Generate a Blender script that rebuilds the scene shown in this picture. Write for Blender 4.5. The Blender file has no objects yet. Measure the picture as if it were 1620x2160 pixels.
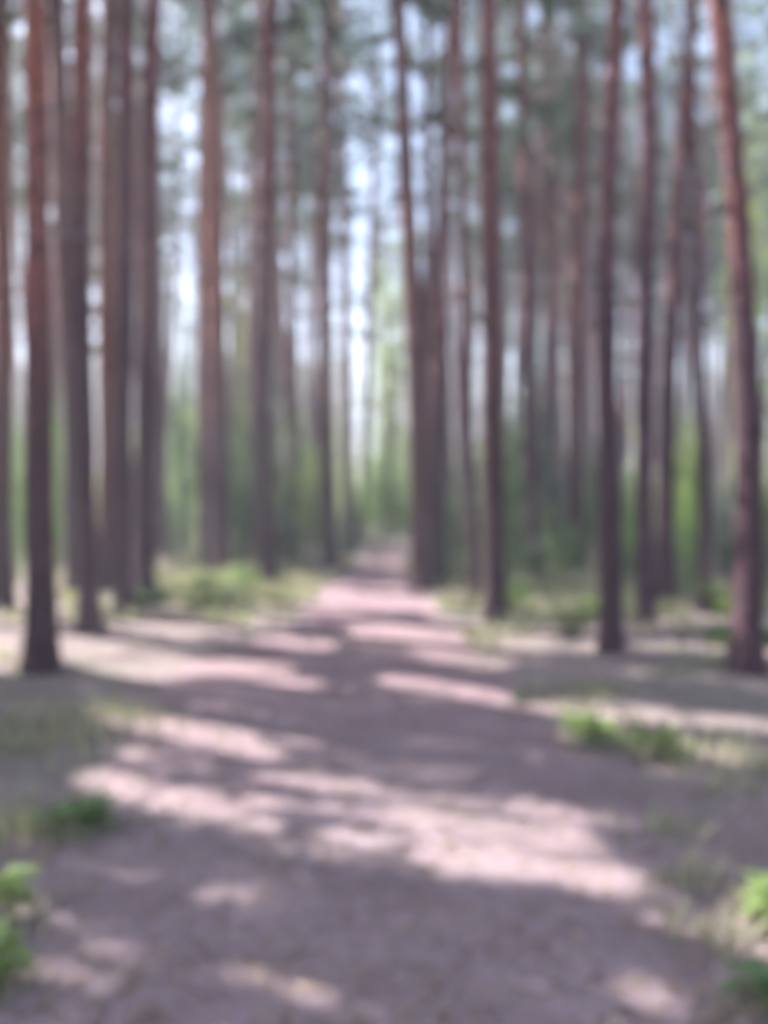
import bpy, math, random
import numpy as np
from mathutils import Vector, noise

R = math.radians
sc = bpy.context.scene
COL = sc.collection
rng = np.random.default_rng(11)
random.seed(11)

# ------------------------------------------------------------------ camera
cam_d = bpy.data.cameras.new('camera')
cam = bpy.data.objects.new('camera', cam_d)
COL.objects.link(cam)
cam.location = (0, 0, 1.5)
cam.rotation_euler = (R(90 - 0.36), 0, 0)
cam_d.sensor_fit = 'VERTICAL'
cam_d.sensor_height = 36
cam_d.sensor_width = 27
cam_d.lens = 26.18
cam_d.clip_start = 0.05
cam_d.clip_end = 2000
cam_d.dof.use_dof = True              # the photograph is front-focused: everything past arm's length is soft
cam_d.dof.focus_distance = 0.4
cam_d.dof.aperture_fstop = 2.7
sc.camera = cam

# ------------------------------------------------------------------ sky and sun
SX, SY = 0.9, -0.438                  # direction in which shadows run over the ground
_l = math.hypot(SX, SY); SX /= _l; SY /= _l
ELEV = R(48)
COT = 1 / math.tan(ELEV)
w = bpy.data.worlds.new('World'); sc.world = w; w.use_nodes = True
nt = w.node_tree
bg = nt.nodes['Background']
sky = nt.nodes.new('ShaderNodeTexSky')
sky.sky_type = 'NISHITA'; sky.sun_disc = False
sky.sun_elevation = ELEV
sky.sun_rotation = math.atan2(-SX, -SY)
sky.air_density = 1.0; sky.dust_density = 2.2; sky.ozone_density = 1.0
nt.links.new(sky.outputs[0], bg.inputs[0])
bg.inputs[1].default_value = 0.105
sun_d = bpy.data.lights.new('sun', 'SUN')
sun_d.energy = 5.0; sun_d.angle = R(0.45); sun_d.color = (1.0, 0.98, 0.96)
sun = bpy.data.objects.new('sun', sun_d); COL.objects.link(sun)
sun.rotation_euler = Vector((SX * math.cos(ELEV), SY * math.cos(ELEV), -math.sin(ELEV))).to_track_quat('-Z', 'Y').to_euler()
sun.location = (-20, 10, 40)
sc.view_settings.view_transform = 'Standard'
sc.view_settings.look = 'None'
sc.view_settings.gamma = 1
sc.view_settings.use_curve_mapping = False
sc.view_settings.exposure = 2.07
sc.render.engine = 'CYCLES'
sc.cycles.use_denoising = True
sc.cycles.use_adaptive_sampling = True
sc.cycles.adaptive_threshold = 0.04
sc.cycles.max_bounces = 4
sc.cycles.diffuse_bounces = 3
sc.cycles.glossy_bounces = 1
sc.cycles.transmission_bounces = 3
sc.cycles.volume_bounces = 0

# ------------------------------------------------------------------ helpers
def mesh(name, v, f, mat, smooth=True, f4=None):
    """v (n,3); f (m,3) triangles; f4 (k,4) quads"""
    v = np.asarray(v, np.float32).reshape(-1, 3)
    me = bpy.data.meshes.new(name)
    loops = []; starts = []; n = 0
    if f4 is not None and len(f4):
        f4 = np.asarray(f4, np.int32); loops.append(f4.ravel()); starts.append(np.arange(len(f4)) * 4); n = f4.size
    if f is not None and len(f):
        f = np.asarray(f, np.int32); loops.append(f.ravel()); starts.append(n + np.arange(len(f)) * 3)
    loops = np.concatenate(loops).astype(np.int32); starts = np.concatenate(starts).astype(np.int32)
    me.vertices.add(len(v)); me.vertices.foreach_set('co', v.ravel())
    me.loops.add(len(loops)); me.loops.foreach_set('vertex_index', loops)
    me.polygons.add(len(starts)); me.polygons.foreach_set('loop_start', starts)
    me.update(calc_edges=True); me.validate()
    if smooth: me.polygons.foreach_set('use_smooth', np.ones(len(me.polygons), bool))
    if mat: me.materials.append(mat)
    return me

def obj(name, me, parent=None, loc=(0, 0, 0), rot=(0, 0, 0), scale=(1, 1, 1)):
    o = bpy.data.objects.new(name, me); COL.objects.link(o)
    o.parent = parent; o.location = loc; o.rotation_euler = rot; o.scale = scale
    return o

def tag(o, label=None, cat=None, group=None, kind=None):
    for k, v in (('label', label), ('category', cat), ('group', group), ('kind', kind)):
        if v: o[k] = v
    return o

def tube(pts, radii, nseg, relief=0.0, seed=0, cap=True):
    """a tapered tube along pts; relief adds bark furrows and lumps. Returns verts, quads, tris"""
    pts = np.asarray(pts, float); n = len(pts)
    tan = np.gradient(pts, axis=0); tan /= np.linalg.norm(tan, axis=1)[:, None] + 1e-9
    ref = np.array([0, 1, 0.]) if abs(tan[0][1]) < 0.9 else np.array([1, 0, 0.])
    U = np.cross(tan, ref); U /= np.linalg.norm(U, axis=1)[:, None] + 1e-9
    V = np.cross(tan, U)
    a = np.arange(nseg) / nseg * 2 * math.pi
    V3 = np.zeros((n, nseg, 3))
    for i in range(n):
        r = np.full(nseg, radii[i])
        if relief:
            for j in range(nseg):
                ca, sa = math.cos(a[j]), math.sin(a[j])
                z = pts[i][2]
                d = noise.noise((ca * 3.2 + seed, sa * 3.2, z * 1.1)) * 0.6 + noise.noise((ca * 9 + seed, sa * 9, z * 3.0)) * 0.5
                d += noise.noise((seed * 3.1, z * 0.7, 2.2)) * 0.5
                r[j] *= 1 + relief * d
        V3[i] = pts[i] + U[i] * (np.cos(a) * r)[:, None] + V[i] * (np.sin(a) * r)[:, None]
    idx = np.arange(n * nseg).reshape(n, nseg)
    nx = np.roll(idx, -1, axis=1)
    q = np.stack([idx[:-1], nx[:-1], nx[1:], idx[1:]], -1).reshape(-1, 4)
    v = V3.reshape(-1, 3); t = np.zeros((0, 3), int)
    if cap:
        c = len(v); v = np.vstack([v, pts[-1]])
        t = np.stack([idx[-1], nx[-1], np.full(nseg, c)], -1)
    return v, q, t

class MB:
    def __init__(s): s.v = []; s.q = []; s.t = []; s.n = 0
    def add(s, v, q=None, t=None):
        s.v.append(np.asarray(v, float).reshape(-1, 3))
        if q is not None and len(q): s.q.append(np.asarray(q) + s.n)
        if t is not None and len(t): s.t.append(np.asarray(t) + s.n)
        s.n += len(s.v[-1])
    def tube(s, *a, **k): s.add(*tube(*a, **k))
    def build(s, name, mat, smooth=True):
        return mesh(name, np.vstack(s.v), np.vstack(s.t) if s.t else None, mat, smooth, np.vstack(s.q) if s.q else None)

def blades(base, length, width, rg, up=0.0, droop=0.0):
    """needle sprays: one thin kite-shaped pair of triangles per base point, pointing anywhere; base (n,3)"""
    n = len(base)
    d = rg.normal(size=(n, 3)); d[:, 2] = d[:, 2] * 0.8 + up
    d /= np.linalg.norm(d, axis=1)[:, None]
    s = np.cross(d, rg.normal(size=(n, 3))); s /= np.linalg.norm(s, axis=1)[:, None]
    L = length * rg.uniform(0.7, 1.3, (n, 1)); W = width * rg.uniform(0.7, 1.3, (n, 1))
    p0 = base; p3 = base + d * L
    m = base + d * L * 0.45
    v = np.stack([p0, m + s * W * 0.5, p3, m - s * W * 0.5], 1)
    return v            # (n,4,3)

def quads_of(v4):
    n = len(v4); return v4.reshape(-1, 3), np.arange(n * 4).reshape(n, 4)

# ------------------------------------------------------------------ materials
def new_mat(name):
    m = bpy.data.materials.new(name); m.use_nodes = True
    n = m.node_tree.nodes; l = m.node_tree.links
    return m, n, l, n['Principled BSDF']

def ramp(n, l, fac, stops):
    r = n.new('ShaderNodeValToRGB')
    e = r.color_ramp.elements
    while len(e) < len(stops): e.new(0.5)
    for i, (p, c) in enumerate(stops):
        e[i].position = p; e[i].color = (*c, 1)
    l.new(fac, r.inputs[0]); return r.outputs[0]

def noise_tex(n, l, vec, scale, detail=5, rough=0.6):
    t = n.new('ShaderNodeTexNoise'); t.inputs['Scale'].default_value = scale
    t.inputs['Detail'].default_value = detail; t.inputs['Roughness'].default_value = rough
    l.new(vec, t.inputs['Vector']); return t.outputs['Fac']

def mix(n, l, fac, a, b, mode='MIX'):
    m = n.new('ShaderNodeMix'); m.data_type = 'RGBA'; m.blend_type = mode
    for s, x in ((m.inputs[0], fac), (m.inputs[6], a), (m.inputs[7], b)):
        if isinstance(x, (tuple, float, int)): s.default_value = (*x, 1) if isinstance(x, tuple) else x
        else: l.new(x, s)
    return m.outputs[2]

def bump(n, l, h, strength, dist, bs):
    b = n.new('ShaderNodeBump'); b.inputs['Strength'].default_value = strength; b.inputs['Distance'].default_value = dist
    l.new(h, b.inputs['Height']); l.new(b.outputs[0], bs.inputs['Normal'])

def mat_bark(name, low, high, plate, z0, z1):
    m, n, l, bs = new_mat(name)
    tc = n.new('ShaderNodeTexCoord'); oi = n.new('ShaderNodeObjectInfo')
    off = n.new('ShaderNodeVectorMath'); off.operation = 'MULTIPLY_ADD'
    cx = n.new('ShaderNodeCombineXYZ'); l.new(oi.outputs['Random'], cx.inputs[0]); l.new(oi.outputs['Random'], cx.inputs[1])
    off.inputs[1].default_value = (9, 17, 0); l.new(cx.outputs[0], off.inputs[0]); l.new(tc.outputs['Object'], off.inputs[2])
    mp = n.new('ShaderNodeMapping'); mp.inputs['Scale'].default_value = (1, 1, 0.28); l.new(off.outputs[0], mp.inputs[0])
    sep = n.new('ShaderNodeSeparateXYZ'); l.new(tc.outputs['Object'], sep.inputs[0])
    big = noise_tex(n, l, mp.outputs[0], 2.2, 4)
    ad = n.new('ShaderNodeMath'); ad.operation = 'MULTIPLY_ADD'; ad.inputs[1].default_value = 6.0
    own = n.new('ShaderNodeMath'); own.operation = 'MULTIPLY_ADD'; own.inputs[1].default_value = -5.5
    l.new(oi.outputs['Random'], own.inputs[0]); l.new(sep.outputs[2], own.inputs[2])
    l.new(big, ad.inputs[0]); l.new(own.outputs[0], ad.inputs[2])
    rg = n.new('ShaderNodeMapRange'); rg.inputs[1].default_value = z0 + 1; rg.inputs[2].default_value = z1 + 1
    l.new(ad.outputs[0], rg.inputs[0])
    base = mix(n, l, rg.outputs[0], low, high)
    vo = n.new('ShaderNodeTexVoronoi'); vo.feature = 'DISTANCE_TO_EDGE'; vo.inputs['Scale'].default_value = 16
    l.new(mp.outputs[0], vo.inputs['Vector'])
    crack = ramp(n, l, vo.outputs['Distance'], [(0.0, (0, 0, 0)), (0.12, (1, 1, 1))])
    c = mix(n, l, crack, plate, base)
    fine = noise_tex(n, l, mp.outputs[0], 30, 6)
    f2 = ramp(n, l, fine, [(0.25, (0.62, 0.62, 0.64)), (0.75, (1.35, 1.3, 1.28))])
    c = mix(n, l, 1.0, c, f2, 'MULTIPLY')
    br = n.new('ShaderNodeMapRange'); br.inputs[3].default_value = 0.8; br.inputs[4].default_value = 1.25
    l.new(oi.outputs['Random'], br.inputs[0])
    c = mix(n, l, 1.0, c, br.outputs[0], 'MULTIPLY')
    l.new(c, bs.inputs['Base Color']); bs.inputs['Roughness'].default_value = 0.9
    bs.inputs['Specular IOR Level'].default_value = 0.25
    bump(n, l, crack, 0.6, 0.02, bs)
    return m

def mat_leaf(name, a, b, trans, tcol, rough=0.55):
    m, n, l, bs = new_mat(name)
    g = n.new('ShaderNodeNewGeometry'); oi = n.new('ShaderNodeObjectInfo')
    f = noise_tex(n, l, g.outputs['Position'], 0.9, 4)
    ad = n.new('ShaderNodeMath'); ad.operation = 'MULTIPLY_ADD'; ad.inputs[1].default_value = 0.35
    l.new(oi.outputs['Random'], ad.inputs[0]); l.new(f, ad.inputs[2])
    c = ramp(n, l, ad.outputs[0], [(0.4, a), (0.9, b)])
    rp = n.new('ShaderNodeMapRange'); rp.inputs[3].default_value = 0.7; rp.inputs[4].default_value = 1.3
    l.new(g.outputs['Random Per Island'], rp.inputs[0])
    c = mix(n, l, 1.0, c, rp.outputs[0], 'MULTIPLY')
    l.new(c, bs.inputs['Base Color']); bs.inputs['Roughness'].default_value = rough
    tr = n.new('ShaderNodeBsdfTranslucent')
    tc = mix(n, l, 1.0, c, tcol, 'MULTIPLY'); l.new(tc, tr.inputs[0])
    mx = n.new('ShaderNodeMixShader'); mx.inputs[0].default_value = trans
    l.new(bs.outputs[0], mx.inputs[1]); l.new(tr.outputs[0], mx.inputs[2])
    l.new(mx.outputs[0], n['Material Output'].inputs[0])
    return m

BARK = mat_bark('pine_bark', (0.082, 0.047, 0.059), (0.235, 0.105, 0.098), (0.032, 0.018, 0.023), 1.8, 7.2)
BARK_RED = mat_bark('red_pine_bark', (0.08, 0.044, 0.054), (0.31, 0.11, 0.08), (0.032, 0.017, 0.021), 1.8, 6.0)
BARK_FAR = mat_bark('pine_bark_painted_sun', (0.2, 0.146, 0.166), (0.33, 0.185, 0.17), (0.09, 0.064, 0.075), 2.0, 8.0)  # distant bark lightened: sun on far trunks put into the colour
DEAD = mat_bark('dead_wood', (0.16, 0.13, 0.125), (0.16, 0.13, 0.125), (0.07, 0.055, 0.05), 2, 9)
NEEDLE = mat_leaf('pine_needles', (0.05, 0.08, 0.07), (0.10, 0.14, 0.105), 0.35, (1.3, 1.4, 0.8))
LEAF = mat_leaf('broad_leaves', (0.07, 0.13, 0.06), (0.14, 0.22, 0.09), 0.45, (1.5, 1.6, 0.7))
LEAF_DK = mat_leaf('shade_leaves', (0.038, 0.078, 0.05), (0.075, 0.125, 0.07), 0.35, (1.3, 1.5, 0.8))
LEAF_LM = mat_leaf('lime_leaves', (0.14, 0.22, 0.075), (0.27, 0.35, 0.14), 0.5, (1.5, 1.5, 0.75))
GRASS = mat_leaf('grass_blades', (0.15, 0.165, 0.10), (0.36, 0.34, 0.25), 0.35, (1.3, 1.4, 0.8))

def mat_ground():
    m, n, l, bs = new_mat('forest_floor')
    g = n.new('ShaderNodeNewGeometry'); P = g.outputs['Position']
    c1 = ramp(n, l, noise_tex(n, l, P, 1.3, 6), [(0.3, (0.195, 0.145, 0.145)), (0.7, (0.32, 0.25, 0.242))])
    gr = noise_tex(n, l, P, 0.55, 5)
    gm = ramp(n, l, gr, [(0.5, (0, 0, 0)), (0.68, (0.6, 0.6, 0.6))])
    c2 = mix(n, l, gm, c1, (0.17, 0.185, 0.125))
    fine = noise_tex(n, l, P, 26, 8, 0.75)
    f2 = ramp(n, l, fine, [(0.3, (0.6, 0.6, 0.6)), (0.7, (1.35, 1.35, 1.35))])
    c = mix(n, l, 1.0, c2, f2, 'MULTIPLY')
    l.new(c, bs.inputs['Base Color']); bs.inputs['Roughness'].default_value = 0.95
    bs.inputs['Specular IOR Level'].default_value = 0.2
    bump(n, l, fine, 0.7, 0.03, bs)
    return m

def mat_path():
    m, n, l, bs = new_mat('trodden_earth')
    g = n.new('ShaderNodeNewGeometry'); P = g.outputs['Position']
    c1 = ramp(n, l, noise_tex(n, l, P, 1.7, 6), [(0.3, (0.235, 0.145, 0.162)), (0.7, (0.35, 0.235, 0.255))])
    sp = n.new('ShaderNodeSeparateXYZ'); l.new(P, sp.inputs[0])
    far = n.new('ShaderNodeMapRange'); far.inputs[1].default_value = 3.2; far.inputs[2].default_value = 6.5; l.new(sp.outputs[1], far.inputs[0])
    sand = ramp(n, l, noise_tex(n, l, P, 1.9, 6), [(0.3, (0.222, 0.158, 0.171)), (0.7, (0.33, 0.25, 0.265))])
    c1 = mix(n, l, far.outputs[0], sand, c1)
    fine = noise_tex(n, l, P, 34, 8, 0.75)
    f2 = ramp(n, l, fine, [(0.3, (0.65, 0.65, 0.65)), (0.7, (1.3, 1.3, 1.3))])
    pm = ramp(n, l, noise_tex(n, l, P, 0.8, 7, 0.7), [(0.45, (0, 0, 0)), (0.65, (0.55, 0.55, 0.55))])
    c1 = mix(n, l, pm, c1, (0.215, 0.172, 0.16))
    c = mix(n, l, 1.0, c1, f2, 'MULTIPLY')
    l.new(c, bs.inputs['Base Color']); bs.inputs['Roughness'].default_value = 0.95
    bs.inputs['Specular IOR Level'].default_value = 0.2
    bump(n, l, fine, 0.7, 0.025, bs)
    return m
GROUND = mat_ground(); PATH = mat_path()

# ------------------------------------------------------------------ the setting: ground and path
EDGE_Y = [-6, 1, 2.5, 4.1, 5.4, 7.1, 8.7, 10.2, 14.7, 21.4, 27.7, 34, 45, 60]
EDGE_L = [-1.6, -1.45, -1.4, -1.6, -1.85, -1.9, -1.35, -1.12, -1.02, -0.38, 0.28, 1.4, 4.3, 10]
EDGE_R = [1.3, 1.1, 1.05, 1.35, 1.2, 0.95, 0.85, 0.8, 0.5, 0.5, 0.75, 1.95, 5.2, 11]
def edges(y): return np.interp(y, EDGE_Y, EDGE_L), np.interp(y, EDGE_Y, EDGE_R)

def hgt(x, y):
    a, b = edges(y); c = (a + b) / 2; hw = (b - a) / 2
    d = max(0.0, abs(x - c) - hw)
    bank = 0.05 * min(1, d / 1.5)
    und = 0.035 * noise.noise((x * 0.35, y * 0.35, 3.1)) + 0.02 * noise.noise((x * 1.3, y * 1.3, 7.7))
    far = max(0, y - 45) * 0.004
    return bank + und * min(1, 0.4 + d) + far

def graded(lo, hi, n, p):
    t = np.linspace(-1, 1, n); s = np.sign(t) * np.abs(t) ** p
    return np.where(s < 0, -s * lo, s * hi)
gx = graded(-700, 700, 150, 3.4); gy = np.concatenate([np.linspace(-300, -12, 14), np.linspace(-10, 1, 14), np.linspace(1.2, 24, 120), 24 + (np.linspace(0.02, 1, 50) ** 2.6) * 900])
GX, GY = np.meshgrid(gx, gy)
GZ = np.array([hgt(x, y) for x, y in zip(GX.ravel(), GY.ravel())])
idx = np.arange(GX.size).reshape(GX.shape)
q = np.stack([idx[:-1, :-1], idx[:-1, 1:], idx[1:, 1:], idx[1:, :-1]], -1).reshape(-1, 4)
tag(obj('ground', mesh('ground', np.stack([GX.ravel(), GY.ravel(), GZ], -1), None, GROUND, True, q)), kind='structure')

py = np.concatenate([np.linspace(-6, 1, 20), np.linspace(1.15, 16, 150), np.linspace(16.4, 60, 110)])
PV = []
for y in py:
    a, b = edges(y)
    wob = 0.09 + 0.02 * (y < 8)
    a += wob * 2 * noise.noise((1.7, y * 1.4, 0)) + wob * noise.noise((9.7, y * 4.5, 0))
    b += wob * 2 * noise.noise((5.7, y * 1.4, 0)) + wob * noise.noise((3.7, y * 4.5, 0))
    for k in range(15):
        t = k / 14; x = a + (b - a) * t
        edge = min(1, min(t, 1 - t) * 8)
        PV.append((x, y, hgt(x, y) + 0.002 + 0.018 * edge))
idx = np.arange(len(PV)).reshape(len(py), 15)
q = np.stack([idx[:-1, :-1], idx[:-1, 1:], idx[1:, 1:], idx[1:, :-1]], -1).reshape(-1, 4)
tag(obj('path', mesh('path', PV, None, PATH, True, q)), kind='structure')

# ------------------------------------------------------------------ where the crowns are shaped open to let the sun through: x1, y1, x2, y2, half width on the ground
FLECKS = [(-1.62, 3.14, -1.32, 3.06, 0.049), (-1.32, 3.04, -1.05, 2.95, 0.03), (-0.64, 2.87, -0.42, 2.84, 0.038), (-1.08, 2.39, -0.77, 2.33, 0.057), (-1.01, 2.51, -0.82, 2.43, 0.036), (-0.5, 2.37, -0.25, 2.32, 0.042), (-0.24, 2.26, 0.07, 2.2, 0.023), (0.71, 2.31, 0.98, 2.22, 0.041), (-1.59, 4.1, -1.16, 3.8, 0.132), (-1.16, 3.8, -0.53, 3.46, 0.095), (-1.19, 3.93, -0.59, 3.74, 0.045), (-0.6, 3.70, -0.05, 3.61, 0.05), (-0.64, 4.08, -0.02, 3.86, 0.06), (-0.02, 3.85, 1.16, 3.5, 0.05), (-0.24, 3.37, 0.06, 3.29, 0.066), (0.16, 3.52, 0.85, 3.27, 0.16), (0.24, 3.17, 0.92, 2.95, 0.15), (0.99, 2.68, 1.19, 2.56, 0.05), (1.31, 2.68, 1.32, 2.51, 0.057), (0.9, 2.87, 1.05, 2.84, 0.045), (-1.98, 5.36, -1.34, 4.91, 0.168), (-1.34, 4.91, -0.71, 4.47, 0.149), (-1.34, 5.12, -0.89, 4.81, 0.126), (-0.65, 4.86, -0.39, 4.71, 0.136), (0.12, 6.37, 0.91, 5.75, 0.218), (1.04, 5.61, 1.92, 5.12, 0.171), (2.01, 5.18, 2.66, 4.91, 0.119), (1.41, 4.53, 1.51, 4.45, 0.103), (1.77, 4.49, 2.23, 4.43, 0.084), (0.86, 4.21, 0.98, 4.06, 0.073), (-3.39, 7.73, -2.47, 6.93, 0.16), (-2.47, 6.93, -1.99, 6.64, 0.195), (-4.05, 7.86, -3.3, 6.73, 0.12), (-2.18, 7.14, -1.07, 6.73, 0.204), (-3.06, 9.43, -1.53, 8.89, 0.32), (-4.24, 13.86, -3.28, 12.27, 0.87), (-3.17, 13.09, -0.82, 10.71, 0.601), (-0.69, 12.08, 0.64, 11.22, 0.519), (-0.06, 9.06, 0.82, 8.57, 0.297), (-1.23, 8.42, -0.77, 8.07, 0.202), (1.11, 10.25, 1.53, 8.57, 0.451), (2.58, 10.96, 2.81, 9.82, 0.55), (3.48, 9.43, 3.72, 8.99, 0.288), (0.82, 3.49, 0.93, 3.42, 0.04), (-1.01, 6.37, -0.59, 6.2, 0.134), (0.61, 7.36, 1.05, 7.14, 0.134)]
# gaps cut in the crowns, through which the sun reaches the bowed pine's flank and the straight pine's foot
def trunk_gap(x, y, z0, z1, hw):
    return (x + SX * COT * z0, y + SY * COT * z0, x + SX * COT * z1, y + SY * COT * z1, hw)
FLECKS += [trunk_gap(3.1, 6.5, 0.6, 7.0, 0.32), trunk_gap(-0.1, 27.2, 0.8, 3.6, 0.9), trunk_gap(0.3, 38, 3, 12, 1.3), trunk_gap(1.42, 9.8, 0.0, 2.2, 0.3), trunk_gap(-3.75, 16.7, 3.5, 8.5, 0.5), trunk_gap(5.5, 13.45, 0.9, 2.6, 0.5), trunk_gap(-1.4, 18.9, 3, 7, 0.4), trunk_gap(0.6, 13.7, 3, 6, 0.3),
  (1.3, 4.7, 1.55, 4.56, 0.2), (1.74, 4.42, 2.0, 4.26, 0.2), (1.38, 2.6, 1.5, 2.5, 0.16), (-1.42, 2.72, -1.2, 2.62, 0.11), (-0.3, 22, 0.3, 20, 0.6), (0.2, 27.5, 0.6, 24, 0.5), (5.0, 22, 7, 19, 0.9), (2.5, 17, 4, 15.5, 0.7), (-6, 24, -3, 21, 0.9), (8, 30, 5, 27, 1.2), (-4, 31, -8, 29, 1.2), (3.5, 12.6, 5, 11.8, 0.5), (2.0, 9.6, 4.2, 8.5, 0.15), (1.5, 11.6, 3.6, 10.5, 0.25), (2.2, 7.9, 4.2, 7.1, 0.1),
  (-0.6, 15, 0.1, 13.6, 0.4), (-0.5, 20, 0.3, 18.5, 0.5), (1.2, 12.6, 2.2, 11.6, 0.4), (-4.4, 16, -2, 14.6, 0.6), (3.2, 8.0, 4.0, 7.6, 0.2), (1.8, 9.2, 2.4, 8.8, 0.25)]
FA = np.array(FLECKS)
def lit(g):
    g = np.asarray(g); out = np.zeros(len(g), bool)
    for x1, y1, x2, y2, hw in FA:
        dx, dy = x2 - x1, y2 - y1; L2 = dx * dx + dy * dy + 1e-9
        u = g[:, 0] - x1; v = g[:, 1] - y1
        t = np.clip((u * dx + v * dy) / L2, 0, 1)
        dist = np.hypot(u - t * dx, v - t * dy)
        out |= dist < (max(hw * 0.68, 0.028) if y1 < 6.5 else hw + 0.05)
    return out
def ground_of(p): return p[:, :2] + np.outer(p[:, 2] * COT, [SX, SY])
# ------------------------------------------------------------------ pines
def crown_mesh(name, seed, H=8.5, RAD=2.4, nl=18, per=13, nb=8):
    """boughs and needle sprays of one pine crown; origin on the stem at the crown's foot"""
    rg = np.random.default_rng(seed)
    wood = MB(); bases = []
    for i in range(nl):
        t = (i + rg.uniform(0, 1)) / nl
        z = t * H
        prof = math.sin(math.pi * min(1, 0.18 + 0.82 * t) ** 0.8) ** 0.7 if t < 0.98 else 0.2
        L = max(0.5, RAD * prof * rg.uniform(0.55, 1.2))
        az = i * 2.399 + rg.uniform(-0.5, 0.5)
        rise = rg.uniform(-0.15, 0.35) + 0.5 * t
        d = np.array([math.cos(az), math.sin(az), 0])
        ts = np.linspace(0, 1, 5)
        pts = np.array([d * L * s + np.array([0, 0, z + rise * L * s + 0.12 * L * s * s]) for s in ts])
        pts[1:, :2] += rg.normal(0, 0.06 * L, (4, 2))
        wood.tube(pts, np.linspace(0.045, 0.012, 5) * (0.6 + 0.5 * L / RAD), 5)
        m = max(6, int(per * (0.4 + 0.75 * L / RAD)))
        s = rg.uniform(0.3, 1.03, m) ** 0.8
        c = np.stack([np.interp(s, ts, pts[:, k]) for k in range(3)], -1)
        c += rg.normal(0, 1, (m, 3)) * np.array([0.22, 0.22, 0.13]) * L / 2 * (0.3 + s[:, None])
        bases.append(c)
    B = np.vstack(bases)
    v4 = blades(np.repeat(B, nb, 0) + rg.normal(0, 0.05, (len(B) * nb, 3)), 0.28, 0.06, rg, up=0.25)
    v, qd = quads_of(v4)
    fol = mesh(name, v, None, NEEDLE, False, qd)
    return fol, wood.build(name + '_boughs', BARK), v4

CROWNS = [crown_mesh('pine_crown', 100 + i, H=rng.uniform(7.5, 9.5), RAD=rng.uniform(2.0, 2.8)) for i in range(7)]

def fit_crown(root, cb, c, rot):
    """hang crown c on the stem at cb; where the sun comes through to the floor, its sprays are left out"""
    v4 = CROWNS[c][2]; me = CROWNS[c][0]
    x, y, z = root.location; s = root.scale[0]; a = root.rotation_euler[2]
    if y < 60 and x < 4:
        p = v4.mean(1)
        p = np.stack([p[:, 0] * math.cos(rot) - p[:, 1] * math.sin(rot), p[:, 0] * math.sin(rot) + p[:, 1] * math.cos(rot), p[:, 2]], -1) + np.asarray(cb)
        p = np.stack([p[:, 0] * math.cos(a) - p[:, 1] * math.sin(a), p[:, 0] * math.sin(a) + p[:, 1] * math.cos(a), p[:, 2]], -1) * s + [x, y, z]
        bad = lit(ground_of(p))
        if bad.mean() > 0.004:
            v, qd = quads_of(v4[~bad]); me = mesh('pine_crown', v, None, NEEDLE, False, qd)
    cr = obj('crown', me, root, cb, (0, 0, rot))
    tag(obj('boughs', CROWNS[c][1], cr), kind='stuff')

def stub_mesh(seed):
    rg = np.random.default_rng(seed); mb = MB()
    L = rg.uniform(0.7, 1.6)
    pts = np.array([[0, 0, 0], [0.3 * L, 0.03, 0.02], [0.65 * L, -0.03 * L, -0.02], [L, 0.05, -0.12 * L]])
    mb.tube(pts, [0.022, 0.017, 0.011, 0.004], 6)
    for s in (0.5, 0.75):
        p = np.array([s * L, 0, -0.03]); e = p + np.array([0.22, rg.choice([-1, 1]) * 0.2, 0.03]) * L
        mb.tube(np.array([p, (p + e) / 2 + [0, 0, 0.01], e]), [0.009, 0.006, 0.003], 4)
    return mb.build('dead_branch', DEAD)
STUBS = [stub_mesh(i) for i in range(5)]

def add_stubs(root, trunk_pts, radii, n, zmin, zmax, rg):
    for _ in range(n):
        z = rg.uniform(zmin, zmax)
        x = np.interp(z, trunk_pts[:, 2], trunk_pts[:, 0]); y = np.interp(z, trunk_pts[:, 2], trunk_pts[:, 1])
        r = np.interp(z, trunk_pts[:, 2], radii); a = rg.uniform(0, 6.283)
        obj('dead_branch', STUBS[rg.integers(5)], root, (x + math.cos(a) * r * 0.8, y + math.sin(a) * r * 0.8, z), (0, 0, a), (rg.uniform(0.6, 1.1),) * 3)

def at(px, py, Y):
    """a point of the place seen at photograph pixel (px, py), Y metres ahead"""
    return np.array([(px - 810) / 1571 * Y, Y, 1.5 - (py - 1070) / 1571 * Y])

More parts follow.
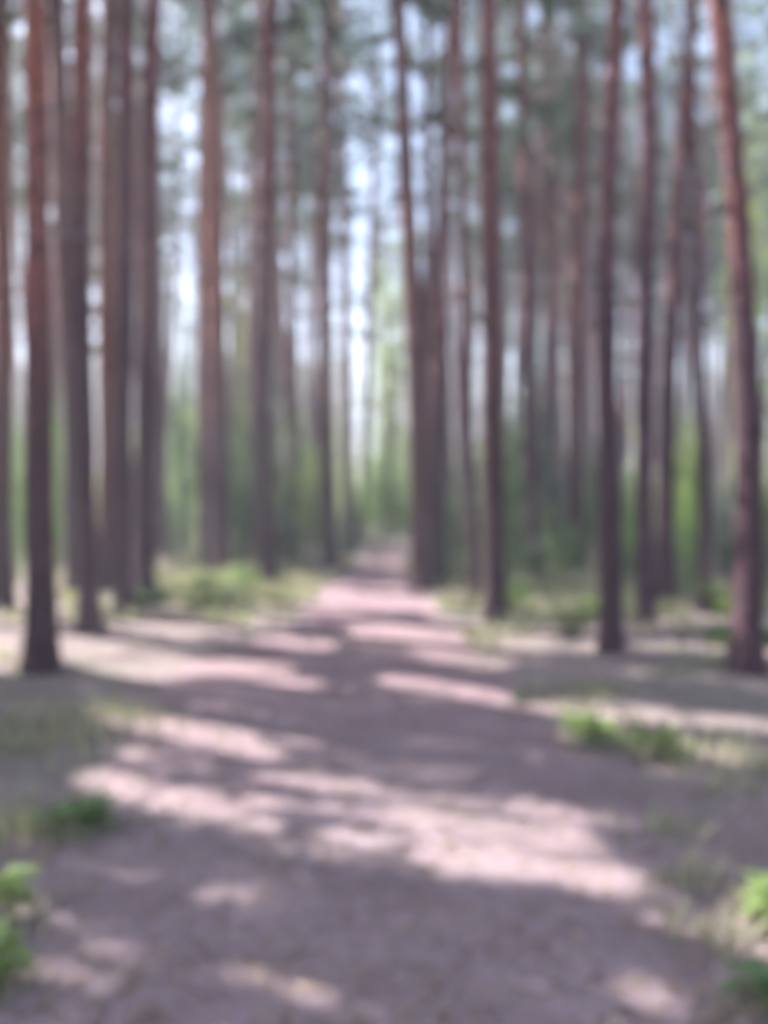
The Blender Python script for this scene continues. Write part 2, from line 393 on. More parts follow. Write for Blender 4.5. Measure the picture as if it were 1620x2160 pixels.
def near_pine(pts, label, group=None, top=19.5, crown=0, cbase=10.5, stubs=4, mat=None, seed=1):
    """pts: (px, py, width px) from the foot upwards; the depth follows from where the foot meets the ground"""
    Y = 1.5 * 1571 / (pts[0][1] - 1070)
    P = np.array([at(a, b, Y) for a, b, c in pts]); wd = np.array([c / 1571 * Y / 2 for a, b, c in pts])
    foot = P[0].copy(); foot[2] = hgt(foot[0], foot[1])
    P = P - foot; P[0][2] = 0
    zt = P[-1][2]
    lean = (P[-1][0] - P[-2][0]) / max(0.5, P[-1][2] - P[-2][2])
    zs = [-0.25] + list(np.linspace(0, 1.2, 10)) + list(np.linspace(1.45, top, 52))
    xs, ys, rs = [], [], []
    rg = np.random.default_rng(seed + 50)
    ly = rg.uniform(-0.02, 0.02)
    for z in zs:
        if z <= zt: x = np.interp(z, P[:, 2], P[:, 0]); r = np.interp(z, P[:, 2], wd)
        else:
            k = (z - zt) / (top - zt)
            x = P[-1][0] + lean * (z - zt) * (1 - 0.45 * k); r = wd[-1] * (1 - k) + 0.02 * k
        if z < 0.45: r *= 1 + 0.45 * (1 - max(z, 0) / 0.45) ** 2
        xs.append(x + 0.03 * noise.noise((seed, z * 0.35, 1))); ys.append(ly * z + 0.05 * noise.noise((seed, z * 0.3, 5))); rs.append(r)
    pts3 = np.stack([xs, ys, zs], -1)
    # smooth the kinks between waypoints
    for _ in range(3): pts3[2:-1, 0] = (pts3[1:-2, 0] + 2 * pts3[2:-1, 0] + pts3[3:, 0]) / 4
    root = tag(obj('pine_tree', None, None, foot), label, 'tree', group)
    v, qd, tr = tube(pts3, rs, 22, 0.16, seed)
    obj('trunk', mesh('pine_trunk', v, tr, mat or BARK, True, qd), root)
    cb = np.array([np.interp(cbase, pts3[:, 2], pts3[:, k]) for k in range(3)])
    fit_crown(root, cb, crown, seed * 1.7)
    add_stubs(root, pts3, np.array(rs), stubs, 3.0, cbase, rg)
    return root

NEAR = [
 ([(4, 1290, 44), (2, 700, 38), (-8, 0, 34)], 'reddish pine cut by the left edge of the picture'),
 ([(86, 1425, 62), (82, 1000, 56), (76, 500, 50), (74, 0, 44)], 'thick dark pine nearest the viewer on the left of the path'),
 ([(190, 1345, 46), (182, 1100, 42), (176, 600, 40), (190, 0, 40)], 'dark pine just right of the nearest left pine, reddish high up'),
 ([(158, 1262, 44), (160, 900, 40), (140, 500, 38), (128, 0, 34)], 'purplish pine half hidden behind the second left pine'),
 ([(262, 1308, 40), (258, 1000, 38), (262, 500, 34), (262, 0, 30)], 'slim straight pine in the middle of the dense left clump'),
 ([(224, 1250, 40), (226, 900, 36), (222, 500, 34), (226, 0, 30)], 'red-brown pine deep within the dense left clump'),
 ([(304, 1275, 46), (308, 900, 44), (314, 400, 38), (322, 0, 36)], 'dark pine closing the right side of the dense left clump'),
 ([(342, 1180, 32), (338, 900, 30), (330, 400, 26), (324, 0, 22)], 'pale purplish pine peeping out right of the left clump'),
 ([(466, 1212, 42), (461, 900, 40), (456, 600, 40), (446, 100, 34), (444, 0, 32)], 'sunlit reddish pine standing alone left of the path, right of its twin'),
 ([(438, 1205, 38), (434, 900, 34), (430, 500, 30), (440, 100, 25), (442, 0, 23)], 'left one of the twin pines standing alone left of the path'),
 ([(566, 1235, 38), (556, 900, 34), (560, 500, 34), (572, 0, 36)], 'grey-brown pine behind the yellow-green grass left of the path'),
 ([(620, 1180, 24), (620, 900, 24), (616, 500, 20), (610, 0, 18)], 'slim far pine midway between two thicker pines left of path'),
 ([(696, 1198, 32), (688, 900, 32), (684, 500, 32), (690, 150, 28), (692, 0, 26)], 'pinkish pine next to the left edge of the narrowing path'),
 ([(738, 1168, 24), (732, 900, 24), (726, 500, 20), (716, 0, 18)], 'thin reddish pine behind, close to the far bend of the path'),
 ([(768, 1150, 20), (772, 900, 18), (786, 500, 16), (800, 0, 14)], 'thinnest far pine left of the bright gap above the path'),
 ([(895, 1244, 52), (884, 900, 46), (870, 600, 40), (853, 250, 34), (840, 0, 31)], 'thick pine right of the path leaning left as it rises'),
 ([(924, 1236, 42), (922, 900, 38), (930, 500, 26), (944, 250, 21), (952, 0, 18)], 'pine crossing behind the left-leaning one, tilting to the right'),
 ([(908, 1206, 36), (906, 900, 32), (903, 500, 22), (900, 0, 15)], 'upright pine filling the gap between the two pines that lean apart'),
 ([(1002, 1270, 26), (986, 900, 24), (976, 500, 22), (968, 0, 20)], 'thin dark pine just left of the straight pine right of the path'),
 ([(1046, 1312, 46), (1038, 900, 42), (1034, 500, 40), (1028, 0, 34)], 'straight dark pine right of the path with sunlit left flank'),
 ([(1124, 1205, 38), (1118, 900, 34), (1108, 500, 28), (1094, 0, 24)], 'dark-footed pine among shrubs right of the straight pine'),
 ([(1164, 1175, 30), (1158, 900, 28), (1160, 500, 24), (1166, 0, 20)], 'pale lilac-grey pine in the middle of the right-hand trees'),
 ([(1290, 1385, 44), (1282, 1050, 46), (1278, 700, 42), (1284, 400, 40), (1300, 0, 36)], 'dark pine standing forward on the right bank, slightly crooked'),
 ([(1216, 1215, 34), (1214, 900, 32), (1218, 500, 32), (1232, 250, 32), (1228, 0, 30)], 'purplish pine left behind the crooked right-bank pine'),
 ([(1362, 1325, 36), (1354, 1000, 34), (1358, 600, 38), (1362, 300, 38), (1354, 0, 36)], 'upright dark pine right of the crooked right-bank pine'),
 ([(1402, 1292, 40), (1404, 1000, 34), (1424, 600, 30), (1442, 300, 26), (1462, 0, 24)], 'grey pine tilting right, beside the upright dark one'),
 ([(1490, 1300, 26), (1486, 1000, 24), (1470, 500, 20), (1456, 0, 18)], 'slim dark pine between lime shrub and the rightmost pine'),
 ([(1576, 1432, 62), (1590, 1050, 56), (1572, 750, 50), (1554, 480, 46), (1536, 280, 44), (1508, 0, 42)], 'rightmost large pine, red-brown and bowed, left flank sunlit'),
]
for i, (p, lab) in enumerate(NEAR):
    near_pine(p, lab, crown=i % 7, cbase=rng.uniform(9.5, 11.5), stubs=3 + i % 4, seed=i + 1, mat=BARK_RED if any(k in lab for k in ('red', 'nearest the viewer')) else None)

# pines of the middle distance: shared trunk meshes, one object each
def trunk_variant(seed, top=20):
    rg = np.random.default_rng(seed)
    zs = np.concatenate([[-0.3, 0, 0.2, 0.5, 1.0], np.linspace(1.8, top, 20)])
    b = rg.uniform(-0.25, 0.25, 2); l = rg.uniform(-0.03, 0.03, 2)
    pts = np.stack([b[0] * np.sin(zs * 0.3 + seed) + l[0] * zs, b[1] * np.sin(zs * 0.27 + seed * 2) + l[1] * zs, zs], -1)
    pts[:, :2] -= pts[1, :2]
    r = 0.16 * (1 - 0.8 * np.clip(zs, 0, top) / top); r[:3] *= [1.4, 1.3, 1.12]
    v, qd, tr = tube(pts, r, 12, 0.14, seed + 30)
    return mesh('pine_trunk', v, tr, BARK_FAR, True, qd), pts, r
TRUNKS = [trunk_variant(i) for i in range(6)]

def plain_pine(x, y, label, group, s, rg, sw=1.0, stubs=2):
    root = tag(obj('pine_tree', None, None, (x, y, hgt(x, y)), (0, 0, rg.uniform(0, 6.28)), (s, s, s)), label, 'tree', group)
    k = rg.integers(6); c = rg.integers(7)
    me, pts, r = TRUNKS[k]
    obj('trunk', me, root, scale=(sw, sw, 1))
    cbz = rg.uniform(9.0, 12.0)
    cb = (np.interp(cbz, pts[:, 2], pts[:, 0]) * sw, np.interp(cbz, pts[:, 2], pts[:, 1]) * sw, cbz)
    fit_crown(root, cb, c, rg.uniform(0, 6.28))
    if stubs: add_stubs(root, pts * np.array([sw, sw, 1]), r * sw, stubs, 3, cbz, rg)
    return root

ZONES = [(-9e9, 120, 'distant pale pine showing between the trunks at the far left', 'distant pines at the far left'),
         (120, 335, 'distant pine filling gaps in the dense left clump', 'distant pines behind the left clump'),
         (335, 560, 'distant slender pine behind the twin pines left of path', 'distant pines behind the twin pines'),
         (560, 790, 'distant slender pine left of the path\'s far bend', 'distant pines left of the bend'),
         (790, 1030, 'distant slender pine behind the left-leaning pine right of path', 'distant pines behind the leaning pine'),
         (1030, 1250, 'distant slender pine behind the shrubs at mid right', 'distant pines at mid right'),
         (1250, 1500, 'distant slender pine behind the crooked right-bank pine', 'distant pines behind the crooked pine'),
         (1500, 9e9, 'distant slender pine beyond the bowed rightmost pine', 'distant pines at the far right')]
GAPS = [(345, 412, 38), (484, 536, 36), (586, 606, 32), (636, 664, 32), (715, 790, 70), (800, 850, 34), (1062, 1092, 34), (1384, 1400, 30)]
rg = np.random.default_rng(5)
placed = []
tries = 0
while len(placed) < 95 and tries < 20000:
    tries += 1
    y = 16 + 30 * rg.uniform() ** 0.8; x = rg.uniform(-0.62, 0.62) * y
    px = 810 + 1571 * x / y
    a, b = edges(y)
    if a - 0.9 < x < b + 0.9: continue
    if x < -5.5 and y < 23 and rg.uniform() < 0.6: continue
    if any(g0 - 6 < px < g1 + 6 and y < gd for g0, g1, gd in GAPS): continue
    if any((x - u) ** 2 + (y - v) ** 2 < 1.7 ** 2 for u, v in placed): continue
    placed.append((x, y))
for p0, p1, cnt in ((100, 338, 15), (1060, 1345, 19), (1385, 1610, 10), (484, 680, 9), (940, 1030, 4)):
    got = 0; tries = 0
    while got < cnt and tries < 3000:
        tries += 1
        y = rg.uniform(18, 44); x = (rg.uniform(p0, p1) - 810) / 1571 * y
        if any((x - u) ** 2 + (y - v) ** 2 < 1.2 ** 2 for u, v in placed): continue
        if any(abs((x / y - u / v) * 1571) < 7 for u, v in placed): continue
        placed.append((x, y)); got += 1
ORD = 'first second third fourth fifth sixth seventh eighth ninth tenth eleventh twelfth thirteenth fourteenth fifteenth sixteenth seventeenth eighteenth nineteenth twentieth twenty-first twenty-second twenty-third twenty-fourth twenty-fifth twenty-sixth twenty-seventh twenty-eighth twenty-ninth thirtieth thirty-first thirty-second thirty-third thirty-fourth thirty-fifth'.split()
placed.sort(key=lambda p: p[0] / p[1])
count = {}
for x, y in placed:
    px = 810 + 1571 * x / y
    zn = next(z for z in ZONES if z[0] <= px < z[1])
    k = count[zn[3]] = count.get(zn[3], -1) + 1
    plain_pine(x, y, zn[2] + ', ' + ORD[k] + ' from the left', zn[3], rg.uniform(0.88, 1.12), rg, rg.uniform(0.75, 1.1))

# ------------------------------------------------------------------ unseen pines left of the view: crowns shaped to dapple the path

SHADE = [(-5.6, 7.6), (-7.5, 10.5), (-8.3, 6.45), (-10.5, 9.9), (-10.2, 12.7), (-12.6, 8.2), (-13.0, 11.3), (-4.7, 4.75), (-7.9, 13.5), (-10.8, 6.4), (-5.6, 2.9), (-7.2, 4.4)]
rg = np.random.default_rng(21)
cz, cr_, ch = 10.5, 2.75, 4.6
cells = np.array([(x, y) for x in np.arange(-7, 8.5, 0.13) for y in np.arange(0.2, 11.5, 0.13)])
cells = np.repeat(cells, 2, 0) + rg.uniform(-0.07, 0.07, (len(cells) * 2, 2))
keep = ~lit(cells)
nz = np.array([noise.noise((x * 0.8, y * 1.3, 4.4)) for x, y in cells])
keep &= (cells[:, 1] < 7.4) & (cells[:, 1] > 0.2) | (nz < -0.12) & (cells[:, 1] >= 7.4)
al = cells[:, 0] * SX + cells[:, 1] * SY; qq = -cells[:, 0] * SY + cells[:, 1] * SX
st = np.array([noise.noise((a * 0.8, b * 6.5, 8.8)) for a, b in zip(al, qq)])
keep &= ~((st > 0.2) & (cells[:, 1] > 3.0) & (rg.uniform(size=len(cells)) < 0.8))
cells = cells[keep]
zz = rg.uniform(cz - ch, cz + ch, (len(cells), 26))
which = np.full(len(cells), -1); pos = np.zeros((len(cells), 3))
for k in range(26):
    z = zz[:, k]
    p = np.stack([cells[:, 0] - SX * COT * z, cells[:, 1] - SY * COT * z, z], -1)
    for j in rg.permutation(len(SHADE)):
        sx_, sy_ = SHADE[j]
        dd = ((p[:, 0] - sx_) ** 2 + (p[:, 1] - sy_) ** 2) / cr_ ** 2 + ((z - cz) / ch) ** 2
        ok = (which < 0) & (dd < 1)
        which[ok] = j; pos[ok] = p[ok]
print('shade sprays', len(cells), 'uncovered', int((which < 0).sum()))
for j, (x, y) in enumerate(SHADE):
    z0 = hgt(x, y)
    root = tag(obj('pine_tree', None, None, (x, y, z0)), 'tall unseen pine left of the view, its crown shaped to shade the path', 'tree', 'unseen pines left of the view, crowns shaped to shade the path')
    me, pts, r = TRUNKS[j % 6]
    obj('trunk', me, root, rot=(0, 0, j), scale=(0.85, 0.85, 1))
    own = pos[which == j]
    wood = MB()
    # boughs: from the stem to spread-out anchor sprays
    if len(own) > 10:
        anchors = own[rg.permutation(len(own))[:40]]
        limb_pts = []
        for a in anchors:
            b = np.array([x, y, a[2] - 0.25 * np.hypot(a[0] - x, a[1] - y) - 0.1])
            if lit(ground_of(np.linspace(b, a, 12))).mean() > 0.3: continue
            m1 = b * 0.6 + a * 0.4 + [0, 0, -0.06]
            wood.tube(np.array([b, m1, a]) - [x, y, z0], [0.026, 0.018, 0.006], 5)
            for t in np.linspace(0.25, 1, 6): limb_pts.append(b * (1 - t) + a * t)
        limb_pts = np.array(limb_pts)
        near = np.array([limb_pts[np.argmin(((limb_pts - a) ** 2).sum(1))] for a in own])
        free = ~np.any([lit(ground_of(near * (1 - t) + own * t)) for t in (0, 0.25, 0.5, 0.75, 1)], axis=0)
        for b, a in zip(near[free], own[free]):
            wood.tube(np.array([b, a]) - [x, y, z0], [0.004, 0.002], 3, cap=False)
        nb = 12
        v4 = blades(np.repeat(own, nb, 0) + rg.normal(0, 0.03, (len(own) * nb, 3)), 0.2, 0.045, rg, up=0.1)
        bad = lit(ground_of(v4[:, 0])) | lit(ground_of(v4[:, 2])) | lit(ground_of(v4[:, 1])) | lit(ground_of(v4[:, 3]))
        v4 = v4[~bad] - [x, y, z0]
        v, qd = quads_of(v4)
        cr = obj('crown', mesh('pine_crown', v, None, NEEDLE, False, qd), root)
        tag(obj('boughs', wood.build('pine_boughs', BARK), cr), kind='stuff')
    else:
        cr = obj('crown', CROWNS[j % 7][0], root, (0, 0, 10)); obj('boughs', CROWNS[j % 7][1], cr)

# the wood goes on behind and beside the viewer
rg = np.random.default_rng(8)
for x, y in [(5.5, 2.5), (8, 6), (6.2, -1.5), (3.2, -4.5), (-3.4, -4), (0.9, -8), (-6.5, -2.5), (9.5, 1.5), (9, 10.5), (11.5, 5), (-3, -9.5), (6.5, -7), (12, -3), (-8, -7.5), (10.8, 13.5), (13.5, 9)]:
    plain_pine(x, y, 'pine standing outside the view, beside or behind the viewer', 'pines outside the view', rg.uniform(0.9, 1.1), rg, 1.0, 0)

# ------------------------------------------------------------------ shrubs and saplings
def shrub_mesh(seed, H, W, nleaf, size, mat, nst=6):
    rg = np.random.default_rng(seed); wood = MB(); cs = []
    for i in range(nst):
        az = i * 2.4 + rg.uniform(-.5, .5); sp = rg.uniform(0.15, 1) * W / 2; h = H * rg.uniform(0.6, 1.0)
        pts = np.array([[0.04 * math.cos(az), 0.04 * math.sin(az), -0.1], [sp * 0.35 * math.cos(az), sp * 0.35 * math.sin(az), h * 0.4],
                        [sp * 0.75 * math.cos(az + .2), sp * 0.75 * math.sin(az + .2), h * 0.75], [sp * math.cos(az + .3), sp * math.sin(az + .3), h]])
        wood.tube(pts, np.array([0.018, 0.013, 0.009, 0.004]) * (0.5 + H * 0.35), 5)
        m = nleaf // nst
        nt_ = max(4, m // 14)
        s = rg.uniform(0.22, 1.02, nt_); tc = np.stack([np.interp(s, [0, .4, .75, 1], pts[:, k]) for k in range(3)], -1)
        tc += rg.normal(0, 1, (nt_, 3)) * np.array([W, W, H * 0.4]) * 0.13
        c = tc[rg.integers(nt_, size=m)] + rg.normal(0, 0.1 + 0.03 * H, (m, 3))
        cs.append(c)
    B = np.vstack(cs); B[:, 2] = np.abs(B[:, 2] - 0.05) + 0.05
    n = len(B)
    d = rg.normal(size=(n, 3)); d[:, 2] *= 0.45; d /= np.linalg.norm(d, axis=1)[:, None]
    s = np.cross(d, rg.normal(0, 0.35, (n, 3)) + [0, 0, 1]); s /= np.linalg.norm(s, axis=1)[:, None]
    L = size * rg.uniform(0.7, 1.35, (n, 1))
    v4 = np.stack([B, B + d * L * 0.5 + s * L * 0.3, B + d * L + [0, 0, -0.01], B + d * L * 0.5 - s * L * 0.3], 1)
    v, qd = quads_of(v4)
    return mesh('shrub_foliage', v, None, mat, False, qd), wood.build('shrub_stems', DEAD)

SHV = {}
for nm, mat in (('green', LEAF), ('dark', LEAF_DK), ('lime', LEAF_LM)):
    SHV[nm] = [shrub_mesh(300 + i, 2.0, 1.5, 1500, 0.10, mat) for i in range(3)]

def shrub(px, py, wpx, hpx, kind, label, group=None, Y=None, k=0):
    """foot at pixel (px, py), wpx by hpx pixels large in the photograph"""
    Y = Y or 1.5 * 1571 / (py - 1070)
    p = at(px, py, Y)
    root = tag(obj('leafy_shrub', None, None, (p[0], Y, hgt(p[0], Y)), (0, 0, px * 0.37), (wpx / 1571 * Y / 1.5, wpx / 1571 * Y / 1.5, hpx / 1571 * Y / 2.0)), label, 'shrub', group)
    f, s = SHV[kind][k % 3]
    obj('foliage', f, root); obj('stem', s, root)
    return root

SHRUBS = [
 (800, 1158, 110, 200, 'green', 'bright green sapling at the far bend of the path'),
 (748, 1165, 80, 130, 'green', 'round green shrub left of the path\'s far bend'),
 (830, 1150, 70, 190, 'lime', 'pale lime sapling catching sun beyond the path\'s bend'),
 (862, 1142, 60, 90, 'green', 'small green shrub behind the foot of the left-leaning pine'),
 (1458, 1245, 75, 330, 'lime', 'tall lime-green sapling glowing in the sun at the right'),
 (1470, 1270, 90, 150, 'green', 'low green shrub under the lime sapling at the right'),
 (1086, 1235, 60, 220, 'green', 'green sapling right of the straight pine beside the path'),
 (1130, 1225, 100, 70, 'dark', 'dark shrub around the foot of the pine at mid right'),
 (1195, 1230, 90, 120, 'green', 'leafy green shrub left of the crooked right-bank pine'),
 (1335, 1240, 90, 150, 'green', 'dull green sapling between crooked and upright right pines'),
 (1410, 1262, 110, 110, 'dark', 'dark shrub behind the grey tilting pine on the right'),
 (1540, 1270, 110, 170, 'dark', 'dark shrub left of the bowed rightmost pine'),
 (1616, 1300, 90, 260, 'green', 'green shrub at the right edge behind the bowed pine'),
 (960, 1210, 100, 150, 'green', 'green shrub right of the left-leaning pine'),
 (985, 1240, 80, 90, 'green', 'small green shrub beside the thin dark pine, path\'s right'),
 (388, 1190, 80, 290, 'dark', 'dark green sapling between the left clump and twin pines'),
 (384, 1165, 70, 330, 'green', 'taller green sapling behind the dark one, left of twin pines'),
 (510, 1190, 80, 200, 'green', 'green shrub right of the twin pines left of path'),
 (515, 1160, 90, 300, 'lime', 'tall pale-green sapling between twin pines and grey-brown pine'),
 (605, 1195, 100, 140, 'dark', 'dark green shrub right of the grey-brown pine'),
 (600, 1160, 120, 240, 'lime', 'yellow-green sapling far behind, left of the pinkish pine'),
 (655, 1190, 90, 230, 'lime', 'yellow-green sapling close to the pinkish pine by the path'),
 (725, 1185, 70, 100, 'dark', 'low dark shrub right of the pinkish pine by the path'),
 (125, 1230, 90, 330, 'green', 'green sapling showing right of the nearest left pine'),
 (32, 1240, 80, 340, 'green', 'green sapling left of the nearest left pine'),
 (275, 1200, 90, 260, 'dark', 'dark shrub glimpsed inside the dense left clump'),
 (1040, 1180, 120, 180, 'lime', 'pale shrub far behind the straight pine right of path'),
 (1230, 1180, 140, 200, 'green', 'green shrub far behind the crooked right-bank pine'),
 (1440, 1190, 120, 260, 'lime', 'sunny pale shrub far behind the grey tilting pine'),
]
for i, a in enumerate(SHRUBS):
    a = list(a); a[3] *= 1.2
    shrub(*a, k=i)
rg = np.random.default_rng(64)
spots = []
while len(spots) < 34:
    y = rg.uniform(17, 38); x = rg.uniform(-0.53, 0.53) * y; a, b = edges(y)
    if a - 1.2 < x < b + 1.2 or any((x - u) ** 2 + (y - v) ** 2 < 4 for u, v in spots): continue
    spots.append((x, y))
spots.sort(key=lambda p: p[0] / p[1])
nl_ = sum(1 for p in spots if p[0] < 0)
for i, (x, y) in enumerate(spots):
    left = x < 0
    kind = ('green', 'lime', 'lime', 'dark')[rg.choice(4, p=[.4, .25, .25, .1])]
    shrub(810 + 1571 * x / y, 1070 + 2357 / y, rg.uniform(1.6, 2.8) * 1571 / y, rg.uniform(2.2, 5.0) * 1571 / y, kind,
          {'green': 'green', 'dark': 'dark green', 'lime': 'pale green'}[kind] + ' undergrowth shrub far back ' + ('left' if left else 'right') + ' of the path, ' + ORD[i if left else i - nl_] + ' from the left',
          'undergrowth shrubs far back', Y=y, k=i)

rg = np.random.default_rng(93)
low = sorted([(rg.uniform(1.3, 4.8), rg.uniform(7.6, 12.5)) for _ in range(13)] + [(rg.uniform(-4.6, -1.9), rg.uniform(10.5, 15)) for _ in range(8)], key=lambda p: p[0] / p[1])
for i, (x, y) in enumerate(low):
    left = x < 0; h_ = rg.uniform(0.2, 0.45)
    o = shrub(810 + 1571 * x / y, 1070 + 2357 / y, rg.uniform(0.5, 0.9) * 1571 / y, h_ * 1571 / y, ('lime', 'green', 'lime')[i % 3],
          'low leafy growth on the ' + ('left' if left else 'right') + ' bank, ' + ORD[i if left else i - 8] + ' from the left', 'low growth on the banks', Y=y, k=i)
    o.name = 'low_bush'
# broad-leaved trees standing between the pines
BROAD = [shrub_mesh(400 + i, 11.0, 3.2, 2600, 0.2, m, 9) for i, m in enumerate((LEAF_LM, LEAF, LEAF_LM))]
for i, (px, Y, wpx, hpx, k, lab) in enumerate([
        (822, 38, 120, 620, 0, 'pale lime broad-leaved tree in the gap above the path\'s bend'),
        (500, 31, 130, 640, 2, 'tall yellow-green broad-leaved tree right of the twin pines'),
        (372, 34, 110, 560, 1, 'tall green broad-leaved tree between left clump and twin pines'),
        (1142, 27, 120, 700, 1, 'green broad-leaved tree behind the lilac-grey pine at mid right'),
        (1590, 24, 150, 1150, 2, 'tall pale green broad-leaved tree filling the upper right corner')]):
    x = (px - 810) / 1571 * Y; h_ = hpx / 1571 * Y / 11.0; w_ = wpx / 1571 * Y / 3.2
    root = tag(obj('broadleaf_tree', None, None, (x, Y, hgt(x, Y)), (0, 0, i), (w_, w_, h_)), lab, 'tree')
    obj('crown', BROAD[k][0], root); obj('trunk', BROAD[k][1], root)

# ------------------------------------------------------------------ distant wood and thicket
rg = np.random.default_rng(77)
tr_, fo = MB(), []
n = 0
while n < 420:
    y = rg.uniform(72, 130); x = rg.uniform(-0.75, 0.75) * y; k = x / y
    if -0.056 < k < -0.006 and rg.uniform() < 0.88: continue
    n += 1
    h = rg.uniform(15, 21); z0 = hgt(x, y); r = rg.uniform(0.12, 0.2)
    lx = rg.uniform(-0.5, 0.5)
    tr_.tube(np.array([[x, y, z0 - 0.2], [x + lx * 0.5, y, z0 + h * 0.5], [x + lx, y, z0 + h]]), [r, r * 0.75, 0.03], 6)
    m = 110
    zt = rg.uniform(0, 1, m); rr = 2.4 * np.sin(np.pi * (0.12 + 0.85 * zt)) * np.sqrt(rg.uniform(0, 1, m)); az = rg.integers(0, 9, m) * 0.7 + rg.normal(0, 0.18, m)
    fo.append(np.stack([x + lx * 0.7 + rr * np.cos(az), y + rr * np.sin(az), z0 + h * (0.45 + 0.57 * zt) + rg.normal(0, .2, m)], -1))
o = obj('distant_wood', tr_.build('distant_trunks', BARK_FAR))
tag(o, 'far-off pine wood closing the view behind the trees', 'wood', kind='stuff')
v, qd = quads_of(blades(np.vstack(fo), 0.8, 0.35, rg, 0.1))
tag(obj('distant_foliage', mesh('distant_foliage', v, None, NEEDLE, False, qd), o), kind='stuff')
cs = []
for _ in range(420):
    y = rg.uniform(44, 100); x = rg.uniform(-0.75, 0.75) * y
    a, b = edges(y)
    if a - 1 < x < b + 1 and y < 60: continue
    h = rg.uniform(1.2, 3.5) + 6 * rg.uniform() ** 3; w_ = rg.uniform(1.0, 2.2); m = 240
    c = rg.normal(0, 1, (m, 3)) * [w_ * 0.5, w_ * 0.5, h * 0.26] + [x, y, h * 0.5]
    c[:, 2] = np.abs(c[:, 2]) + hgt(x, y); cs.append(c)
v, qd = quads_of(blades(np.vstack(cs), 0.36, 0.24, rg, 0.1))
tag(obj('distant_thicket', mesh('distant_thicket', v, None, LEAF_LM, False, qd)), 'far-off pale green thicket between the distant trunks', 'thicket', kind='stuff')

# ------------------------------------------------------------------ grass, litter, small plants
rg = np.random.default_rng(31)
B = []
def grass_patch(x0, x1, y0, y1, n, thr):
    x = rg.uniform(x0, x1, n); y = rg.uniform(y0, y1, n)
    for a, b in zip(x, y):
        l_, r_ = edges(b)
        if l_ - 0.05 < a < r_ + 0.05: continue
        if noise.noise((a * 0.9, b * 0.9, 1.5)) + 0.5 * noise.noise((a * 3, b * 3, 6.1)) < thr: continue
        B.append((a, b, hgt(a, b) - 0.01))
grass_patch(-5.0, -0.8, 9.3, 20, 11000, 0.02)
grass_patch(0.4, 4.6, 7.2, 20, 11000, 0.02)
grass_patch(-16, -3, 12, 34, 11000, 0.0)
grass_patch(3, 17, 10, 34, 11000, 0.0)
grass_patch(-4.5, -1.3, 2.0, 8.5, 6000, 0.22)
grass_patch(0.9, 4.6, 2.0, 7.4, 6000, 0.25)
def tuft_patch(cx, cy, rad, n):
    for _ in range(n):
        a = cx + rg.normal(0, rad); b = cy + rg.normal(0, rad * 0.7); B.append((a, b, hgt(a, b) + 0.012))
for cx, cy, rad, n in ((1.32, 4.62, 0.09, 120), (1.7, 4.38, 0.08, 110), (-1.55, 3.45, 0.16, 220), (-1.45, 2.6, 0.1, 130), (-1.35, 2.25, 0.1, 120), (1.4, 2.6, 0.09, 110), (1.2, 2.9, 0.08, 30), (1.1, 2.55, 0.07, 25), (1.3, 3.4, 0.1, 30), (1.25, 2.18, 0.09, 60), (-2.1, 5.0, 0.4, 300), (-2.4, 4.6, 0.3, 200)):
    tuft_patch(cx, cy, rad, n)
B = np.array(B); n = len(B)
az = rg.uniform(0, 6.283, n); hh = rg.uniform(0.06, 0.2, n) * np.where(B[:, 1] > 8, 1.3, 0.7); wv = 0.006 + 0.0006 * B[:, 1]
d = np.stack([np.cos(az), np.sin(az), 0 * az], -1); s = np.stack([-np.sin(az), np.cos(az), 0 * az], -1)
lean = rg.uniform(0.1, 0.8, n)
up = np.array([0, 0, 1.0])
m1 = B + d * (hh * lean * 0.35)[:, None] + up * (hh * 0.6)[:, None]
tip = B + d * (hh * lean)[:, None] + up * hh[:, None]
v4 = np.stack([B - s * wv[:, None], B + s * wv[:, None], m1 + s * (wv * 0.7)[:, None], tip], 1)
v, qd = quads_of(v4)
tag(obj('grass', mesh('grass', v, None, GRASS, False, qd)), 'thin pale grass on both banks of the path', 'grass', kind='stuff')

# dry needles and bits of bark lying on the ground near the viewer
n = 24000
x = rg.uniform(-4.2, 4.4, n); y = 1.6 + 8 * rg.uniform(0, 1, n) ** 1.3
p = np.array([(a, b, hgt(a, b) + 0.026) for a, b in zip(x, y)])
az = rg.uniform(0, 6.283, n); L = rg.uniform(0.02, 0.06, n); W = rg.uniform(0.002, 0.006, n)
fat = rg.uniform(size=n) < 0.1; W[fat] *= 3
d = np.stack([np.cos(az), np.sin(az), rg.normal(0, 0.12, n)], -1); s = np.stack([-np.sin(az), np.cos(az), 0 * az], -1)
v4 = np.stack([p - d * L[:, None], p + s * W[:, None], p + d * L[:, None], p - s * W[:, None]], 1)
v, qd = quads_of(v4)
lit_m, ln, ll, lbs = new_mat('dry_litter')
g_ = ln.new('ShaderNodeNewGeometry')
ll.new(ramp(ln, ll, g_.outputs['Random Per Island'], [(0.1, (0.12, 0.08, 0.06)), (0.6, (0.26, 0.18, 0.13)), (0.95, (0.36, 0.29, 0.24))]), lbs.inputs['Base Color'])
lbs.inputs['Roughness'].default_value = 0.9
tag(obj('needle_litter', mesh('needle_litter', v, None, lit_m, False, qd)), 'dry brown needles and bark bits strewn over the path', 'litter', kind='stuff')

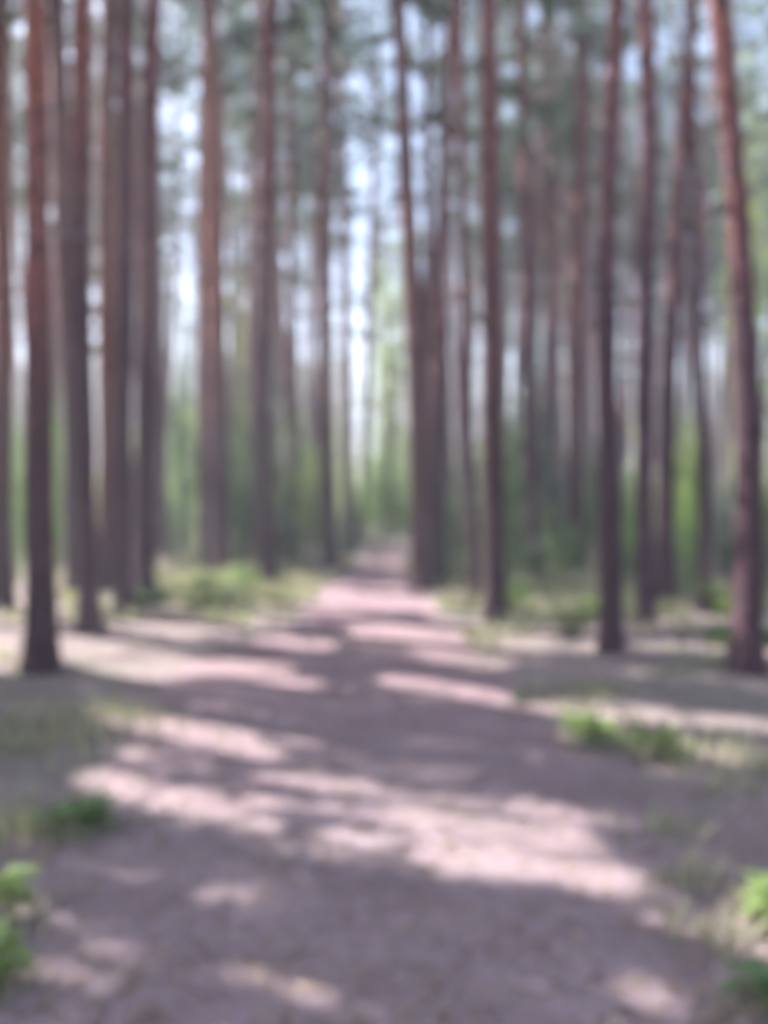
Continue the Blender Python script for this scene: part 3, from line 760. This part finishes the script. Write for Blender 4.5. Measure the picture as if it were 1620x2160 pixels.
# small broad-leaved plants on the floor, every leaf its own piece
def leaf_mesh(name, mat):
    # a folded, arched, pointed leaf along +X, 1 unit long
    ts = np.linspace(0, 1, 6); v = []; qd = []
    for t in ts:
        wd = 0.2 * math.sin(math.pi * t ** 0.75) ** 0.9 * (1 - 0.1 * t) + 0.01
        z = 0.5 * t - 0.62 * t * t
        v += [(t, -wd, z + 0.09 * wd / 0.2), (t, 0, z), (t, wd, z + 0.09 * wd / 0.2)]
    for i in range(5):
        for k in range(2): qd.append((i * 3 + k, (i + 1) * 3 + k, (i + 1) * 3 + k + 1, i * 3 + k + 1))
    return mesh(name, v, None, mat, True, qd)
PLEAF = leaf_mesh('plant_leaf', LEAF); PLEAF_LM = leaf_mesh('plant_leaf_light', LEAF_LM)

def floor_plant(x, y, h, n, leafmesh, label, group, seed, ls=0.11):
    rg = np.random.default_rng(seed); z0 = hgt(x, y) + 0.01
    root = tag(obj('floor_plant', None, None, (x, y, z0)), label, 'plant', group)
    mb = MB()
    pts = np.array([[0, 0, -0.03], [0.005, 0.01, h * 0.45], [rg.uniform(-.03, .03), rg.uniform(-.03, .03), h]])
    mb.tube(pts, [0.005, 0.004, 0.002], 5)
    obj('stem', mb.build('plant_stem', LEAF_DK), root)
    for i in range(n):
        z = h * (0.25 + 0.75 * (i + 0.5) / n)
        obj('leaf', leafmesh, root, (np.interp(z, pts[:, 2], pts[:, 0]), np.interp(z, pts[:, 2], pts[:, 1]), z), (rg.uniform(-.3, .3), rg.uniform(-.5, .1), i * 2.4 + rg.uniform(-.3, .3)), (ls * rg.uniform(0.75, 1.2),) * 3)
PLANTS = [
 (1105, 1505, 0.10, 12, 0, 'dull green low plant at the path\'s right edge, farthest of the group'),
 (1212, 1566, 0.13, 16, 1, 'bright green plant right of the path, leftmost of the sunny group'),
 (1248, 1582, 0.17, 22, 1, 'tallest bright green plant in the sunny group right of the path'),
 (1282, 1575, 0.12, 14, 1, 'small bright plant just right of the tallest one in the sunny group'),
 (1355, 1605, 0.15, 18, 1, 'sunlit yellow-green plant right of the path, left of the end pair'),
 (1398, 1612, 0.15, 18, 1, 'sunlit yellow-green plant at the right end of the sunny group'),
 (122, 1758, 0.11, 18, 0, 'green plant at left foreground, leftmost of three in shade'),
 (165, 1752, 0.10, 14, 1, 'small green plant at left foreground, middle of three in shade'),
 (202, 1760, 0.14, 20, 0, 'green plant at left foreground, rightmost of three in shade'),
 (8, 1945, 0.17, 22, 1, 'bright leafy plant cut by the left edge, upper one'),
 (-6, 2110, 0.17, 20, 1, 'green plant at the lower left edge, below a brighter one'),
 (1622, 1980, 0.15, 20, 1, 'bright green plant cut by the right edge in the foreground'),
 (1598, 2140, 0.08, 12, 0, 'dull green plant in the lower right corner'),
]
for i, (px, py_, h, n, k, lab) in enumerate(PLANTS):
    Y = 1.5 * 1571 / (py_ - 1070)
    floor_plant((px - 810) / 1571 * Y, Y, h, n, (PLEAF, PLEAF_LM)[k], lab, 'small plants on the forest floor', 900 + i)

# ------------------------------------------------------------------ haze: the moist air of the wood
hx, hy0, hy1, hz0, hz1 = 150.0, -60.0, 180.0, -2.0, 26.0
hv = [(x, y, z) for z in (hz0, hz1) for y in (hy0, hy1) for x in (-hx, hx)]
hf = [(0, 2, 3, 1), (4, 5, 7, 6), (0, 1, 5, 4), (2, 6, 7, 3), (0, 4, 6, 2), (1, 3, 7, 5)]
hm = bpy.data.materials.new('hazy_air'); hm.use_nodes = True
hn = hm.node_tree.nodes; hn.remove(hn['Principled BSDF'])
pv = hn.new('ShaderNodeVolumePrincipled')
pv.inputs['Color'].default_value = (0.95, 0.94, 1.0, 1)
pv.inputs['Density'].default_value = 0.006
pv.inputs['Anisotropy'].default_value = 0.2
hm.node_tree.links.new(pv.outputs[0], hn['Material Output'].inputs['Volume'])
ho = tag(obj('haze', mesh('haze', hv, None, hm, False, hf)), 'thin pale haze hanging between the trees', 'haze', kind='stuff')

print('triangles', sum(len(m.loops) - 2 * len(m.polygons) for m in bpy.data.meshes))
